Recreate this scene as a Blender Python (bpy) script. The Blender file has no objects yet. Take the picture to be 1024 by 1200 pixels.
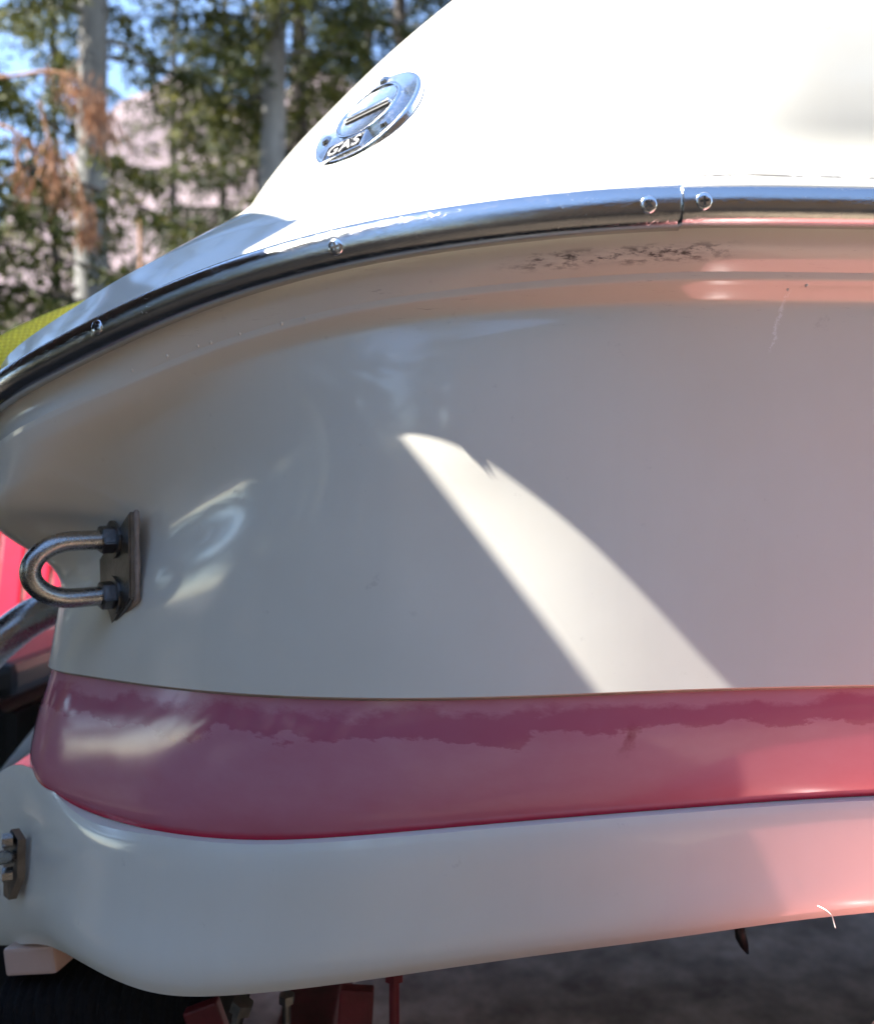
import bpy, bmesh, math, random
import numpy as np
from mathutils import Vector, Matrix
from mathutils.bvhtree import BVHTree

# ------------------------------------------------------------------ camera, sky, sun, exposure
S = bpy.context.scene
COL = S.collection
CAMZ = 1.0
cam = bpy.data.objects.new('camera', bpy.data.cameras.new('camera'))
COL.objects.link(cam)
cam.location = (0, 0, CAMZ)
cam.rotation_euler = (math.radians(90), 0, 0)
cam.data.sensor_fit = 'HORIZONTAL'
cam.data.sensor_width = 36.0
cam.data.lens = 36.0 * 1000 / 1024
cam.data.clip_start = 0.02
cam.data.clip_end = 500
cam.data.dof.use_dof = True
cam.data.dof.focus_distance = 0.56
cam.data.dof.aperture_fstop = 6.5
S.camera = cam

SUN_TO = Vector((-0.69, -0.12, 1.0)).normalized()      # direction towards the sun
EL = math.asin(SUN_TO.z); ROT = math.atan2(SUN_TO.x, SUN_TO.y)
world = bpy.data.worlds.new('World'); S.world = world; world.use_nodes = True
wn = world.node_tree.nodes; wl = world.node_tree.links
sky = wn.new('ShaderNodeTexSky'); sky.sky_type = 'NISHITA'; sky.sun_disc = False
sky.sun_elevation = EL; sky.sun_rotation = ROT; sky.altitude = 1500; sky.air_density = 1.0; sky.dust_density = 0.1; sky.ozone_density = 1.3
bg = wn['Background']; bg.inputs['Strength'].default_value = 0.09
wl.new(sky.outputs['Color'], bg.inputs['Color'])
sun = bpy.data.objects.new('sun', bpy.data.lights.new('sun', 'SUN'))
sun.data.energy = 4.6; sun.data.angle = math.radians(0.5); sun.data.color = (1.0, 0.965, 0.91)
sun.rotation_euler = SUN_TO.to_track_quat('Z', 'Y').to_euler()
COL.objects.link(sun)
vs = S.view_settings
vs.view_transform = 'Standard'; vs.look = 'None'; vs.gamma = 1.0; vs.use_curve_mapping = False
vs.exposure = 2.6
S.cycles.use_denoising = True
S.cycles.max_bounces = 8
S.cycles.sample_clamp_indirect = 6.0

rng = np.random.default_rng(7)
random.seed(7)

# ------------------------------------------------------------------ helpers
def P(px, py, d):
    return (( px - 512) / 1000.0 * d, d, CAMZ + (600 - py) / 1000.0 * d)

def Wd(x, y, z):
    return (x, y, CAMZ + z)

def link(o, parent=None):
    COL.objects.link(o)
    if parent is not None:
        o.parent = parent
    return o

def mesh_obj(name, verts, faces, mat=None, parent=None, smooth=True, uvs=None, loc=None):
    me = bpy.data.meshes.new(name)
    me.from_pydata([tuple(map(float, v)) for v in verts], [], [tuple(map(int, f)) for f in faces])
    if smooth:
        me.polygons.foreach_set('use_smooth', [True] * len(me.polygons))
    if uvs is not None:
        uvl = me.uv_layers.new(name='UVMap')
        li = np.zeros(len(me.loops), dtype=np.int32)
        me.loops.foreach_get('vertex_index', li)
        uvl.data.foreach_set('uv', np.asarray(uvs, dtype=np.float32)[li].ravel())
    me.update()
    if mat is not None:
        me.materials.append(mat)
    o = bpy.data.objects.new(name, me)
    return link(o, parent)

def bm_obj(name, bm, mat, parent=None, smooth=False):
    me = bpy.data.meshes.new(name)
    bmesh.ops.recalc_face_normals(bm, faces=bm.faces)
    bm.to_mesh(me); bm.free()
    if smooth:
        me.polygons.foreach_set('use_smooth', [True] * len(me.polygons))
    me.materials.append(mat)
    return link(bpy.data.objects.new(name, me), parent)

def empty(name, loc, label, cat, group=None):
    o = bpy.data.objects.new(name, None); o.location = loc; o.empty_display_size = 0.1
    link(o)
    return tag(o, label, cat, group)

def tag(o, label=None, cat=None, group=None, kind=None):
    if label: o['label'] = label
    if cat: o['category'] = cat
    if group: o['group'] = group
    if kind: o['kind'] = kind
    return o

def reparent(o, parent):
    """parent o and keep the world position (verts are given in world space)"""
    o.parent = parent
    o.matrix_parent_inverse = Matrix.Translation(-parent.location)
    return o

def cubic(ts, pts, t):
    """natural cubic spline through pts at ts, sampled at t"""
    n = len(ts); h = np.diff(ts)
    A = np.zeros((n, n)); b = np.zeros((n, pts.shape[1]))
    A[0, 0] = A[-1, -1] = 1
    for i in range(1, n - 1):
        A[i, i - 1] = h[i - 1]; A[i, i] = 2 * (h[i - 1] + h[i]); A[i, i + 1] = h[i]
        b[i] = 6 * ((pts[i + 1] - pts[i]) / h[i] - (pts[i] - pts[i - 1]) / h[i - 1])
    M = np.linalg.solve(A, b)
    k = np.clip(np.searchsorted(ts, t, side='right') - 1, 0, n - 2)
    hk = h[k][:, None]; a = (ts[k + 1] - t)[:, None]; c = (t - ts[k])[:, None]
    return (M[k] * a ** 3 + M[k + 1] * c ** 3) / (6 * hk) + (pts[k] / hk - M[k] * hk / 6) * a + (pts[k + 1] / hk - M[k + 1] * hk / 6) * c

def chord(pts, p=0.5):
    d = np.linalg.norm(np.diff(pts, axis=0), axis=1) ** p
    return np.concatenate([[0], np.cumsum(np.maximum(d, 1e-5))])

def dense(keys, nper, p=0.6):
    """a spline through keys with nper samples in each span (so key k is sample k*nper)"""
    pts = np.array(keys, float); ts = chord(pts, p)
    t = np.concatenate([np.linspace(ts[i], ts[i + 1], nper, endpoint=False) for i in range(len(ts) - 1)] + [[ts[-1]]])
    return cubic(ts, pts, t)

def loft(curves, nv, straight=False):
    """grid (rows, cols, 3) running smoothly through the curves"""
    C = np.array(curves)                       # (m, N, 3)
    m, N, _ = C.shape
    if m == 2 or straight:
        rows = []
        for i in range(m - 1):
            for t in np.linspace(0, 1, nv, endpoint=False):
                rows.append(C[i] * (1 - t) + C[i + 1] * t)
        rows.append(C[-1])
        return np.array(rows)
    cols = []
    for j in range(N):
        ts = chord(C[:, j], 0.75)
        t = np.concatenate([np.linspace(ts[i], ts[i + 1], nv, endpoint=False) for i in range(m - 1)] + [[ts[-1]]])
        cols.append(cubic(ts, C[:, j], t))
    return np.stack(cols, 1)

def bloft(curves, n):
    """quadratic B-spline surface: the curves are its control rows (no overshoot)"""
    C = np.array(curves); m = len(C); deg = 2
    kn = np.concatenate([[0] * deg, np.arange(m - deg + 1), [m - deg] * deg]).astype(float)
    rows = []
    for t in np.linspace(0, m - deg, n):
        t = min(t, m - deg - 1e-9)
        B = np.array([1.0 if kn[i] <= t < kn[i + 1] else 0.0 for i in range(len(kn) - 1)])
        for d in range(1, deg + 1):
            B2 = np.zeros(len(kn) - 1 - d)
            for i in range(len(B2)):
                a = (t - kn[i]) / (kn[i + d] - kn[i]) * B[i] if kn[i + d] > kn[i] else 0
                b = (kn[i + d + 1] - t) / (kn[i + d + 1] - kn[i + 1]) * B[i + 1] if kn[i + d + 1] > kn[i + 1] else 0
                B2[i] = a + b
            B = B2
        rows.append(np.tensordot(B, C, axes=(0, 0)))
    return np.array(rows)

CY = 1.5     # the boat's centre line
def mirror_rows(g):
    r = g.copy(); r[..., 1] = 2 * CY - r[..., 1]
    return r

def grids_to_mesh(name, grids, mat, parent, mirror=True):
    V = []; F = []; U = []
    base = 0
    todo = []
    for g in grids:
        todo.append((g, False))
        if mirror: todo.append((mirror_rows(g), True))
    for g, fl in todo:
        R, C, _ = g.shape
        V.append(g.reshape(-1, 3))
        du = np.concatenate([np.zeros((R, 1)), np.cumsum(np.linalg.norm(np.diff(g, axis=1), axis=2), axis=1)], axis=1)
        u0 = np.mean(du, axis=0, keepdims=True).repeat(R, 0)
        v0 = np.linspace(0, 1, R)[:, None].repeat(C, 1)
        U.append(np.stack([u0, v0], -1).reshape(-1, 2))
        i, j = np.meshgrid(np.arange(R - 1), np.arange(C - 1), indexing='ij')
        a = base + i * C + j
        q = np.stack([a, a + C, a + C + 1, a + 1], -1).reshape(-1, 4)
        if fl: q = q[:, ::-1]
        F.append(q); base += R * C
    o = mesh_obj(name, np.concatenate(V), np.concatenate(F), mat, None, True, np.concatenate(U))
    if parent is not None: reparent(o, parent)
    return o

def tube(path, r, seg=14, closed_ends=True):
    """verts, faces of a tube along path with radius r (scalar or list)"""
    pts = np.array(path, float); n = len(pts)
    r = np.broadcast_to(np.asarray(r, float), (n,))
    tan = np.gradient(pts, axis=0); tan /= np.linalg.norm(tan, axis=1)[:, None] + 1e-12
    up = np.array([0, 0, 1.0]) if abs(tan[0][2]) < 0.9 else np.array([1.0, 0, 0])
    V = []; F = []
    nrm = np.cross(tan[0], up); nrm /= np.linalg.norm(nrm)
    for i in range(n):
        nrm = nrm - tan[i] * np.dot(nrm, tan[i]); nrm /= np.linalg.norm(nrm)
        bi = np.cross(tan[i], nrm)
        for k in range(seg):
            a = 2 * math.pi * k / seg
            V.append(pts[i] + r[i] * (math.cos(a) * nrm + math.sin(a) * bi))
    for i in range(n - 1):
        for k in range(seg):
            k2 = (k + 1) % seg
            F.append((i * seg + k, i * seg + k2, (i + 1) * seg + k2, (i + 1) * seg + k))
    if closed_ends:
        F.append(tuple(range(seg - 1, -1, -1))); F.append(tuple((n - 1) * seg + k for k in range(seg)))
    return V, F

def box_bm(bm, cx, cy, cz, sx, sy, sz, rot=None, bevel=0):
    m = Matrix.Translation((cx, cy, cz))
    if rot is not None: m = m @ rot
    m = m @ Matrix.Diagonal((sx, sy, sz, 1))
    r = bmesh.ops.create_cube(bm, size=1.0, matrix=m)
    if bevel:
        ed = list({e for v in r['verts'] for e in v.link_edges})
        bmesh.ops.bevel(bm, geom=ed, offset=bevel, segments=2, affect='EDGES', profile=0.6)

def box(name, c, s, mat, parent=None, rot=None, bevel=0.0):
    bm = bmesh.new(); box_bm(bm, *c, *s, rot, bevel)
    o = bm_obj(name, bm, mat)
    if parent is not None: reparent(o, parent)
    return o

def frame_of(n, up=(0, 0, 1)):
    n = Vector(n).normalized(); x = Vector(up).cross(n).normalized(); y = n.cross(x)
    m = Matrix((x, y, n)).transposed().to_4x4()
    return m

# ------------------------------------------------------------------ materials
def mat_new(name):
    m = bpy.data.materials.new(name); m.use_nodes = True
    nt = m.node_tree; b = nt.nodes['Principled BSDF']
    return m, nt, b
def N(nt, t, **kw):
    n = nt.nodes.new(t)
    for k, v in kw.items(): setattr(n, k, v)
    return n
def noise(nt, scale, detail=4, rough=0.55, vec=None, dist=0.0):
    n = N(nt, 'ShaderNodeTexNoise')
    n.inputs['Scale'].default_value = scale; n.inputs['Detail'].default_value = detail
    n.inputs['Roughness'].default_value = rough; n.inputs['Distortion'].default_value = dist
    if vec is not None: nt.links.new(vec, n.inputs['Vector'])
    return n.outputs['Fac']
def mp(nt, val, a, b, c=0.0, d=1.0, smooth=False):
    n = N(nt, 'ShaderNodeMapRange')
    if smooth: n.interpolation_type = 'SMOOTHSTEP'
    nt.links.new(val, n.inputs['Value'])
    for k, v in (('From Min', a), ('From Max', b), ('To Min', c), ('To Max', d)): n.inputs[k].default_value = v
    return n.outputs['Result']
def mth(nt, op, a, b=None, c=None):
    n = N(nt, 'ShaderNodeMath', operation=op)
    for i, v in enumerate((a, b, c)):
        if v is None: continue
        if isinstance(v, (int, float)): n.inputs[i].default_value = v
        else: nt.links.new(v, n.inputs[i])
    return n.outputs[0]
def mixc(nt, fac, a, b):
    n = N(nt, 'ShaderNodeMix', data_type='RGBA')
    if isinstance(fac, (int, float)): n.inputs[0].default_value = fac
    else: nt.links.new(fac, n.inputs[0])
    for s, v in ((6, a), (7, b)):
        if isinstance(v, tuple): n.inputs[s].default_value = (*v[:3], 1)
        else: nt.links.new(v, n.inputs[s])
    return n.outputs[2]
def bump(nt, b, h, strength, dist=0.002):
    n = N(nt, 'ShaderNodeBump'); n.inputs['Strength'].default_value = strength; n.inputs['Distance'].default_value = dist
    nt.links.new(h, n.inputs['Height']); nt.links.new(n.outputs[0], b.inputs['Normal'])
def geo_pos(nt):
    return N(nt, 'ShaderNodeNewGeometry').outputs['Position']
def xyz(nt, v):
    s = N(nt, 'ShaderNodeSeparateXYZ'); nt.links.new(v, s.inputs[0]); return s.outputs
def stretch(nt, v, sc):
    m = N(nt, 'ShaderNodeMapping'); m.inputs['Scale'].default_value = sc; nt.links.new(v, m.inputs['Vector']); return m.outputs[0]

def simple(name, col, rough=0.5, metal=0.0, nscale=30, var=0.25, bmp=0.0, bscale=200):
    m, nt, b = mat_new(name)
    p = geo_pos(nt)
    f = mp(nt, noise(nt, nscale, 5, vec=p), 0.3, 0.7)
    c2 = tuple(c * (1 - var) for c in col)
    nt.links.new(mixc(nt, f, c2, col), b.inputs['Base Color'])
    b.inputs['Roughness'].default_value = rough; b.inputs['Metallic'].default_value = metal
    if bmp: bump(nt, b, noise(nt, bscale, 4, vec=p), bmp)
    return m

# --- white gelcoat of the hull, with scuffs under the rail and rubbed-on marks
def make_gelcoat():
    m, nt, b = mat_new('white_gelcoat'); L = nt.links
    p = geo_pos(nt); X, Y, Z = xyz(nt, p)
    film = mp(nt, noise(nt, 9, 6, 0.6, p), 0.35, 0.75)
    col = mixc(nt, film, (0.82, 0.79, 0.695), (0.785, 0.745, 0.64))
    streak = mp(nt, noise(nt, 1.0, 4, 0.6, stretch(nt, p, (70, 30, 4))), 0.52, 0.8)
    col = mixc(nt, mth(nt, 'MULTIPLY', streak, 0.06), col, (0.60, 0.585, 0.54))
    # black rubber scuffs just below the rail near the joint
    sc = noise(nt, 1.0, 7, 0.75, stretch(nt, p, (90, 90, 330)))
    zone = mth(nt, 'MULTIPLY', mp(nt, X, 0.03, 0.075, 0, 1, True), mp(nt, X, 0.15, 0.19, 1, 0, True))
    zc = mth(nt, 'ADD', CAMZ + 0.1545, mth(nt, 'MULTIPLY', mth(nt, 'SUBTRACT', X, 0.10), 0.035))
    zz = mth(nt, 'ABSOLUTE', mth(nt, 'SUBTRACT', Z, zc))
    zone = mth(nt, 'MULTIPLY', zone, mp(nt, zz, 0.0010, 0.0065, 1, 0, True))
    scf = mth(nt, 'MULTIPLY', mp(nt, sc, 0.50, 0.60), zone)
    smear = mth(nt, 'MULTIPLY', mp(nt, noise(nt, 1.0, 5, 0.7, stretch(nt, p, (35, 35, 200))), 0.42, 0.66), zone)
    col = mixc(nt, mth(nt, 'MULTIPLY', smear, 0.35), col, (0.20, 0.16, 0.145))
    col = mixc(nt, mth(nt, 'MULTIPLY', scf, 0.9), col, (0.035, 0.025, 0.022))
    # thin grime lines elsewhere along the moulded lip
    g = mth(nt, 'MULTIPLY', mp(nt, noise(nt, 1.0, 8, 0.8, stretch(nt, p, (45, 45, 420))), 0.60, 0.72), mth(nt, 'MULTIPLY', mp(nt, Z, CAMZ + 0.11, CAMZ + 0.125), mp(nt, Z, CAMZ + 0.165, CAMZ + 0.158)))
    col = mixc(nt, mth(nt, 'MULTIPLY', g, 0.45), col, (0.20, 0.15, 0.13))
    dz = mth(nt, 'ABSOLUTE', mth(nt, 'SUBTRACT', Z, mth(nt, 'ADD', CAMZ + .2025, mth(nt, 'MULTIPLY', mth(nt, 'SUBTRACT', noise(nt, 9, 3, .5, p), .5), .006))))
    ln = mth(nt, 'MULTIPLY', mp(nt, dz, .0002, .0011, 1, 0), mth(nt, 'MULTIPLY', mp(nt, X, .02, .06), mp(nt, noise(nt, 1.0, 5, .7, stretch(nt, p, (40, 40, 200))), .47, .56)))
    col = mixc(nt, mth(nt, 'MULTIPLY', ln, .8), col, (0.10, 0.09, 0.085))
    hair = mp(nt, noise(nt, 1.0, 6, .75, stretch(nt, p, (14, 14, 700)), .4), .68, .74)
    hair = mth(nt, 'MULTIPLY', hair, mp(nt, noise(nt, 7, 3, .6, p), .5, .62))
    col = mixc(nt, mth(nt, 'MULTIPLY', hair, .35), col, (0.50, 0.46, 0.40))
    spots = mp(nt, noise(nt, 55, 5, .7, p), .66, .74)
    col = mixc(nt, mth(nt, 'MULTIPLY', spots, .30), col, (0.52, 0.48, 0.41))
    # a white rubbed scratch
    nx = mth(nt, 'MULTIPLY', mth(nt, 'SUBTRACT', noise(nt, 130, 3, 0.6, p), 0.5), 0.010)
    lx = mth(nt, 'SUBTRACT', mth(nt, 'ADD', X, nx), mth(nt, 'ADD', 0.2155, mth(nt, 'MULTIPLY', mth(nt, 'SUBTRACT', Z, CAMZ + 0.122), 0.22)))
    s1 = mth(nt, 'MULTIPLY', mp(nt, mth(nt, 'ABSOLUTE', lx), 0.0006, 0.0016, 1, 0), mth(nt, 'MULTIPLY', mp(nt, Z, CAMZ + 0.100, CAMZ + 0.106), mp(nt, Z, CAMZ + 0.139, CAMZ + 0.134)))
    s1 = mth(nt, 'MULTIPLY', s1, mp(nt, noise(nt, 900, 3, 0.7, p), 0.38, 0.55))
    s1 = mth(nt, 'MULTIPLY', s1, mp(nt, Y, 0.9, 0.8))
    col = mixc(nt, s1, col, (0.95, 0.93, 0.88))
    L.new(col, b.inputs['Base Color'])
    r = mp(nt, noise(nt, 22, 6, 0.65, p), 0.3, 0.8, 0.06, 0.13)
    r = mth(nt, 'ADD', r, mth(nt, 'MULTIPLY', mth(nt, 'ADD', scf, s1), 0.4))
    L.new(r, b.inputs['Roughness'])
    b.inputs['IOR'].default_value = 1.5
    h = mth(nt, 'ADD', mth(nt, 'MULTIPLY', noise(nt, 14, 2, 0.4, p), 1.0), mth(nt, 'MULTIPLY', noise(nt, 900, 3, 0.6, p), 0.012))
    bump(nt, b, h, 0.08, 0.003)
    return m

def make_stripe():
    m, nt, b = mat_new('oxidised_red_gelcoat'); L = nt.links
    uv = N(nt, 'ShaderNodeUVMap').outputs[0]; U, V, _ = xyz(nt, uv)
    p = geo_pos(nt); X, Y, Z = xyz(nt, p)
    big = noise(nt, 1.0, 7, 0.68, stretch(nt, p, (14, 14, 30)))
    fine = noise(nt, 60, 6, 0.7, p)
    edge = mth(nt, 'ADD', V, mth(nt, 'ADD', mth(nt, 'MULTIPLY', mth(nt, 'SUBTRACT', big, 0.5), 0.42), mth(nt, 'MULTIPLY', mth(nt, 'SUBTRACT', fine, 0.5), 0.07)))
    wet = mth(nt, 'MULTIPLY', mp(nt, edge, 0.07, 0.13), mp(nt, edge, 0.255, 0.275, 1, 0))
    chalk = (0.62, 0.27, 0.335); clean = (0.42, 0.065, 0.135); red = (0.55, 0.006, 0.040)
    mott = mp(nt, noise(nt, 1.0, 5, 0.6, stretch(nt, p, (22, 22, 40))), 0.3, 0.75)
    col = mixc(nt, mott, chalk, (0.58, 0.215, 0.275))
    col = mixc(nt, mp(nt, V, 0.35, 0.95, 0, 0.55, True), col, (0.55, 0.10, 0.145))
    col = mixc(nt, mth(nt, 'MULTIPLY', wet, 0.6), col, clean)
    low = mp(nt, mth(nt, 'ADD', V, mth(nt, 'MULTIPLY', mth(nt, 'SUBTRACT', fine, 0.5), 0.05)), 0.80, 0.94, 0, 1, True)
    col = mixc(nt, low, col, red)
    # one dark rub mark
    wob = mth(nt, 'MULTIPLY', mth(nt, 'SUBTRACT', noise(nt, 90, 5, 0.7, p), 0.5), 0.022)
    dx = mth(nt, 'ABSOLUTE', mth(nt, 'SUBTRACT', mth(nt, 'ADD', mth(nt, 'ADD', X, wob), mth(nt, 'MULTIPLY', V, 0.03)), 0.1335))
    rub = mth(nt, 'MULTIPLY', mp(nt, dx, 0.002, 0.0065, 1, 0), mth(nt, 'MULTIPLY', mp(nt, V, 0.19, 0.28), mp(nt, V, 0.43, 0.30)))
    rub = mth(nt, 'MULTIPLY', rub, mp(nt, fine, 0.36, 0.62)); rub = mth(nt, 'MULTIPLY', rub, mp(nt, Y, 0.9, 0.8))
    col = mixc(nt, mth(nt, 'MULTIPLY', rub, 0.7), col, (0.26, 0.004, 0.03))
    L.new(col, b.inputs['Base Color'])
    r = mp(nt, mth(nt, 'ADD', mth(nt, 'MULTIPLY', noise(nt, 30, 5, 0.6, p), 0.5), mth(nt, 'MULTIPLY', wet, -0.15)), 0.0, 0.5, 0.05, 0.16)
    L.new(r, b.inputs['Roughness'])
    bump(nt, b, mth(nt, 'ADD', noise(nt, 12, 2, 0.5, p), mth(nt, 'MULTIPLY', noise(nt, 500, 3, 0.6, p), 0.02)), 0.10, 0.004)
    return m

def make_chrome(name, base=(0.58, 0.57, 0.56), worn=0.35, scale=1.0, bs=0.20, r0=0.10):
    m, nt, b = mat_new(name); L = nt.links
    p = geo_pos(nt)
    sc = noise(nt, 1.0, 8, 0.75, stretch(nt, p, (160 * scale, 260 * scale, 420 * scale)), 1.2)
    pit = noise(nt, 900 * scale, 5, 0.7, p)
    big = mp(nt, noise(nt, 16 * scale, 4, 0.6, p), 0.4, 0.7)
    w = mth(nt, 'MULTIPLY', mp(nt, sc, 0.52, 0.70), mth(nt, 'ADD', mth(nt, 'MULTIPLY', big, 0.7), 0.3))
    L.new(mixc(nt, mth(nt, 'MULTIPLY', w, 0.5), base, (0.50, 0.48, 0.46)), b.inputs['Base Color'])
    b.inputs['Metallic'].default_value = 1.0
    L.new(mth(nt, 'ADD', mth(nt, 'MULTIPLY', w, worn), r0), b.inputs['Roughness'])
    vor = N(nt, 'ShaderNodeTexVoronoi', feature='DISTANCE_TO_EDGE'); vor.inputs['Scale'].default_value = 1.0
    nt.links.new(stretch(nt, p, (230 * scale, 230 * scale, 330 * scale)), vor.inputs['Vector'])
    scr = mth(nt, 'MULTIPLY', mp(nt, vor.outputs['Distance'], 0.0, 0.025, 1, 0), mp(nt, noise(nt, 60 * scale, 3, 0.6, p), 0.45, 0.6))
    bump(nt, b, mth(nt, 'ADD', mth(nt, 'ADD', mth(nt, 'MULTIPLY', sc, 1.0), mth(nt, 'MULTIPLY', pit, 0.35)), mth(nt, 'MULTIPLY', scr, -0.6)), bs, 0.0006)
    return m

M = {}
M['gel'] = make_gelcoat()
M['stripe'] = make_stripe()
M['chrome'] = make_chrome('worn_chrome')
M['plate'] = make_chrome('scratched_chrome_plate', (0.74, 0.75, 0.77), 0.30, 1.6, 0.14)
M['steel'] = make_chrome('dull_stainless', (0.40, 0.395, 0.38), 0.42, 1.0, 0.2, 0.24)
M['darksteel'] = simple('tarnished_steel', (0.24, 0.235, 0.23), 0.36, 1.0, 60, 0.4, 0.2, 400)
M['slot'] = simple('painted_recess_shade', (0.02, 0.018, 0.016), 0.7)
M['bead'] = simple('tan_sealant_bead', (0.42, 0.33, 0.27), 0.6, 0, 80, 0.35, 0.2, 500)
M['beige'] = simple('warm_bounce_step', (0.62, 0.44, 0.36), 0.3, 0, 20, 0.12)
M['redpaint'] = simple('glossy_red_paint', (0.52, 0.175, 0.17), 0.30, 0, 8, 0.15)
M['oldred'] = simple('dull_dark_red_paint', (0.20, 0.018, 0.028), 0.45, 0, 25, 0.5, 0.2, 200)
M['carpet'] = simple('black_bunk_carpet', (0.010, 0.010, 0.011), 0.95, 0, 200, 0.5, 0.9, 600)
M['rubber'] = simple('tyre_rubber', (0.018, 0.018, 0.019), 0.8, 0, 60, 0.4, 0.4, 300)
M['galv'] = simple('galvanised_steel', (0.40, 0.41, 0.42), 0.42, 1.0, 70, 0.4)
M['blackplastic'] = simple('black_plastic', (0.010, 0.010, 0.011), 0.45, 0, 30, 0.3)
M['redslat'] = simple('bright_red_slats', (0.62, 0.012, 0.055), 0.5, 0, 30, 0.2)
M['post'] = simple('brown_stained_timber', (0.09, 0.055, 0.035), 0.7, 0, 15, 0.5, 0.3, 80)
M['barn'] = simple('warm_bounce_boards', (0.46, 0.34, 0.22), 0.75, 0, 6, 0.45, 0.3, 60)
M['shade_canopy'] = simple('dark_canvas', (0.030, 0.030, 0.033), 0.85, 0, 40, 0.3, 0.3, 300)
M['drop'] = simple('dried_drip', (0.60, 0.52, 0.46), 0.15, 0, 300, 0.2)

def make_strap():
    m, nt, b = mat_new('yellow_webbing')
    uv = N(nt, 'ShaderNodeUVMap').outputs[0]
    w1 = N(nt, 'ShaderNodeTexChecker'); w1.inputs['Scale'].default_value = 1.0
    nt.links.new(stretch(nt, uv, (260, 12, 1)), w1.inputs['Vector'])
    f = noise(nt, 400, 3, 0.6, geo_pos(nt))
    c = mixc(nt, w1.outputs['Fac'], (0.80, 0.60, 0.02), (0.98, 0.80, 0.05))
    nt.links.new(mixc(nt, mp(nt, f, 0.4, 0.75), c, (0.66, 0.48, 0.04)), b.inputs['Base Color'])
    b.inputs['Roughness'].default_value = 0.75
    bump(nt, b, w1.outputs['Fac'], 1.0, 0.002)
    return m
M['strap'] = make_strap()

def make_concrete():
    m, nt, b = mat_new('stained_concrete')
    p = geo_pos(nt)
    a = mp(nt, noise(nt, 5.5, 8, 0.68, p), 0.38, 0.66); s = mp(nt, noise(nt, 5.0, 5, 0.6, p), 0.55, 0.66)
    c = mixc(nt, a, (0.09, 0.075, 0.064), (0.34, 0.30, 0.27))
    c = mixc(nt, mth(nt, 'MULTIPLY', s, 0.6), c, (0.10, 0.085, 0.075))
    c = mixc(nt, mp(nt, noise(nt, 160, 3, 0.6, p), 0.45, 0.8, 0, 0.5), c, (0.14, 0.13, 0.12))
    nt.links.new(c, b.inputs['Base Color']); b.inputs['Roughness'].default_value = 0.85
    bump(nt, b, noise(nt, 90, 6, 0.7, p), 0.4, 0.006)
    return m
M['concrete'] = make_concrete()
def make_soil(name, c1, c2, c3, sc):
    m, nt, b = mat_new(name)
    p = geo_pos(nt)
    c = mixc(nt, mp(nt, noise(nt, sc, 8, 0.7, p), 0.35, 0.65), c1, c2)
    c = mixc(nt, mp(nt, noise(nt, sc * 6, 4, 0.7, p), 0.55, 0.72), c, c3)
    nt.links.new(c, b.inputs['Base Color']); b.inputs['Roughness'].default_value = 0.95
    bump(nt, b, noise(nt, sc * 5, 6, 0.7, p), 0.8, 0.15)
    return m
M['soil'] = make_soil('forest_soil', (0.030, 0.022, 0.015), (0.055, 0.041, 0.029), (0.02, 0.018, 0.011), 0.8)
M['gravel'] = make_soil('bounce_gravel', (0.32, 0.245, 0.165), (0.44, 0.345, 0.24), (0.19, 0.145, 0.10), 9.0)
M['hill'] = make_soil('pink_gravel_slope', (0.15, 0.108, 0.110), (0.22, 0.160, 0.163), (0.06, 0.05, 0.04), 1.6)
def make_bark(name, c1, c2, spots):
    m, nt, b = mat_new(name)
    p = geo_pos(nt)
    c = mixc(nt, mp(nt, noise(nt, 1.0, 6, 0.65, stretch(nt, p, (7, 7, 1.8))), 0.3, 0.7), c1, c2)
    k = mp(nt, noise(nt, 1.0, 3, 0.5, stretch(nt, p, (9, 9, 5.5))), 0.66, 0.72)
    c = mixc(nt, mth(nt, 'MULTIPLY', k, spots), c, (0.035, 0.03, 0.025))
    nt.links.new(c, b.inputs['Base Color']); b.inputs['Roughness'].default_value = 0.9
    bump(nt, b, noise(nt, 1.0, 6, 0.7, stretch(nt, p, (30, 30, 6))), 0.6, 0.02)
    return m
M['pale_bark'] = make_bark('pale_grey_bark', (0.15, 0.142, 0.125), (0.25, 0.238, 0.215), 0.8)
M['dark_bark'] = make_bark('dark_bark', (0.05, 0.038, 0.03), (0.10, 0.075, 0.06), 0.5)
M['orange_bark'] = make_bark('orange_pine_bark', (0.36, 0.17, 0.08), (0.50, 0.27, 0.14), 0.5)
def make_leaf(name, c1, c2, c3, transl=0.22):
    m, nt, b = mat_new(name)
    att = N(nt, 'ShaderNodeAttribute', attribute_name='tone'); t = att.outputs['Fac']
    c = mixc(nt, mp(nt, t, 0.0, 0.6), c1, c2); c = mixc(nt, mp(nt, t, 0.7, 1.0), c, c3)
    nt.links.new(c, b.inputs['Base Color']); b.inputs['Roughness'].default_value = 0.6; b.inputs['Specular IOR Level'].default_value = 0.15
    tr = N(nt, 'ShaderNodeBsdfTranslucent'); nt.links.new(c, tr.inputs['Color'])
    mx = N(nt, 'ShaderNodeMixShader'); mx.inputs[0].default_value = transl
    out = nt.nodes['Material Output']
    nt.links.new(b.outputs[0], mx.inputs[1]); nt.links.new(tr.outputs[0], mx.inputs[2]); nt.links.new(mx.outputs[0], out.inputs['Surface'])
    return m
M['leaf'] = make_leaf('conifer_needles', (0.024, 0.033, 0.009), (0.064, 0.073, 0.016), (0.22, 0.205, 0.04))
M['leaf_dark'] = make_leaf('dark_conifer_needles', (0.014, 0.021, 0.009), (0.034, 0.044, 0.014), (0.11, 0.11, 0.025))
M['leaf_dead'] = make_leaf('dead_orange_needles', (0.22, 0.105, 0.055), (0.36, 0.18, 0.10), (0.46, 0.27, 0.16), 0.35)

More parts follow.
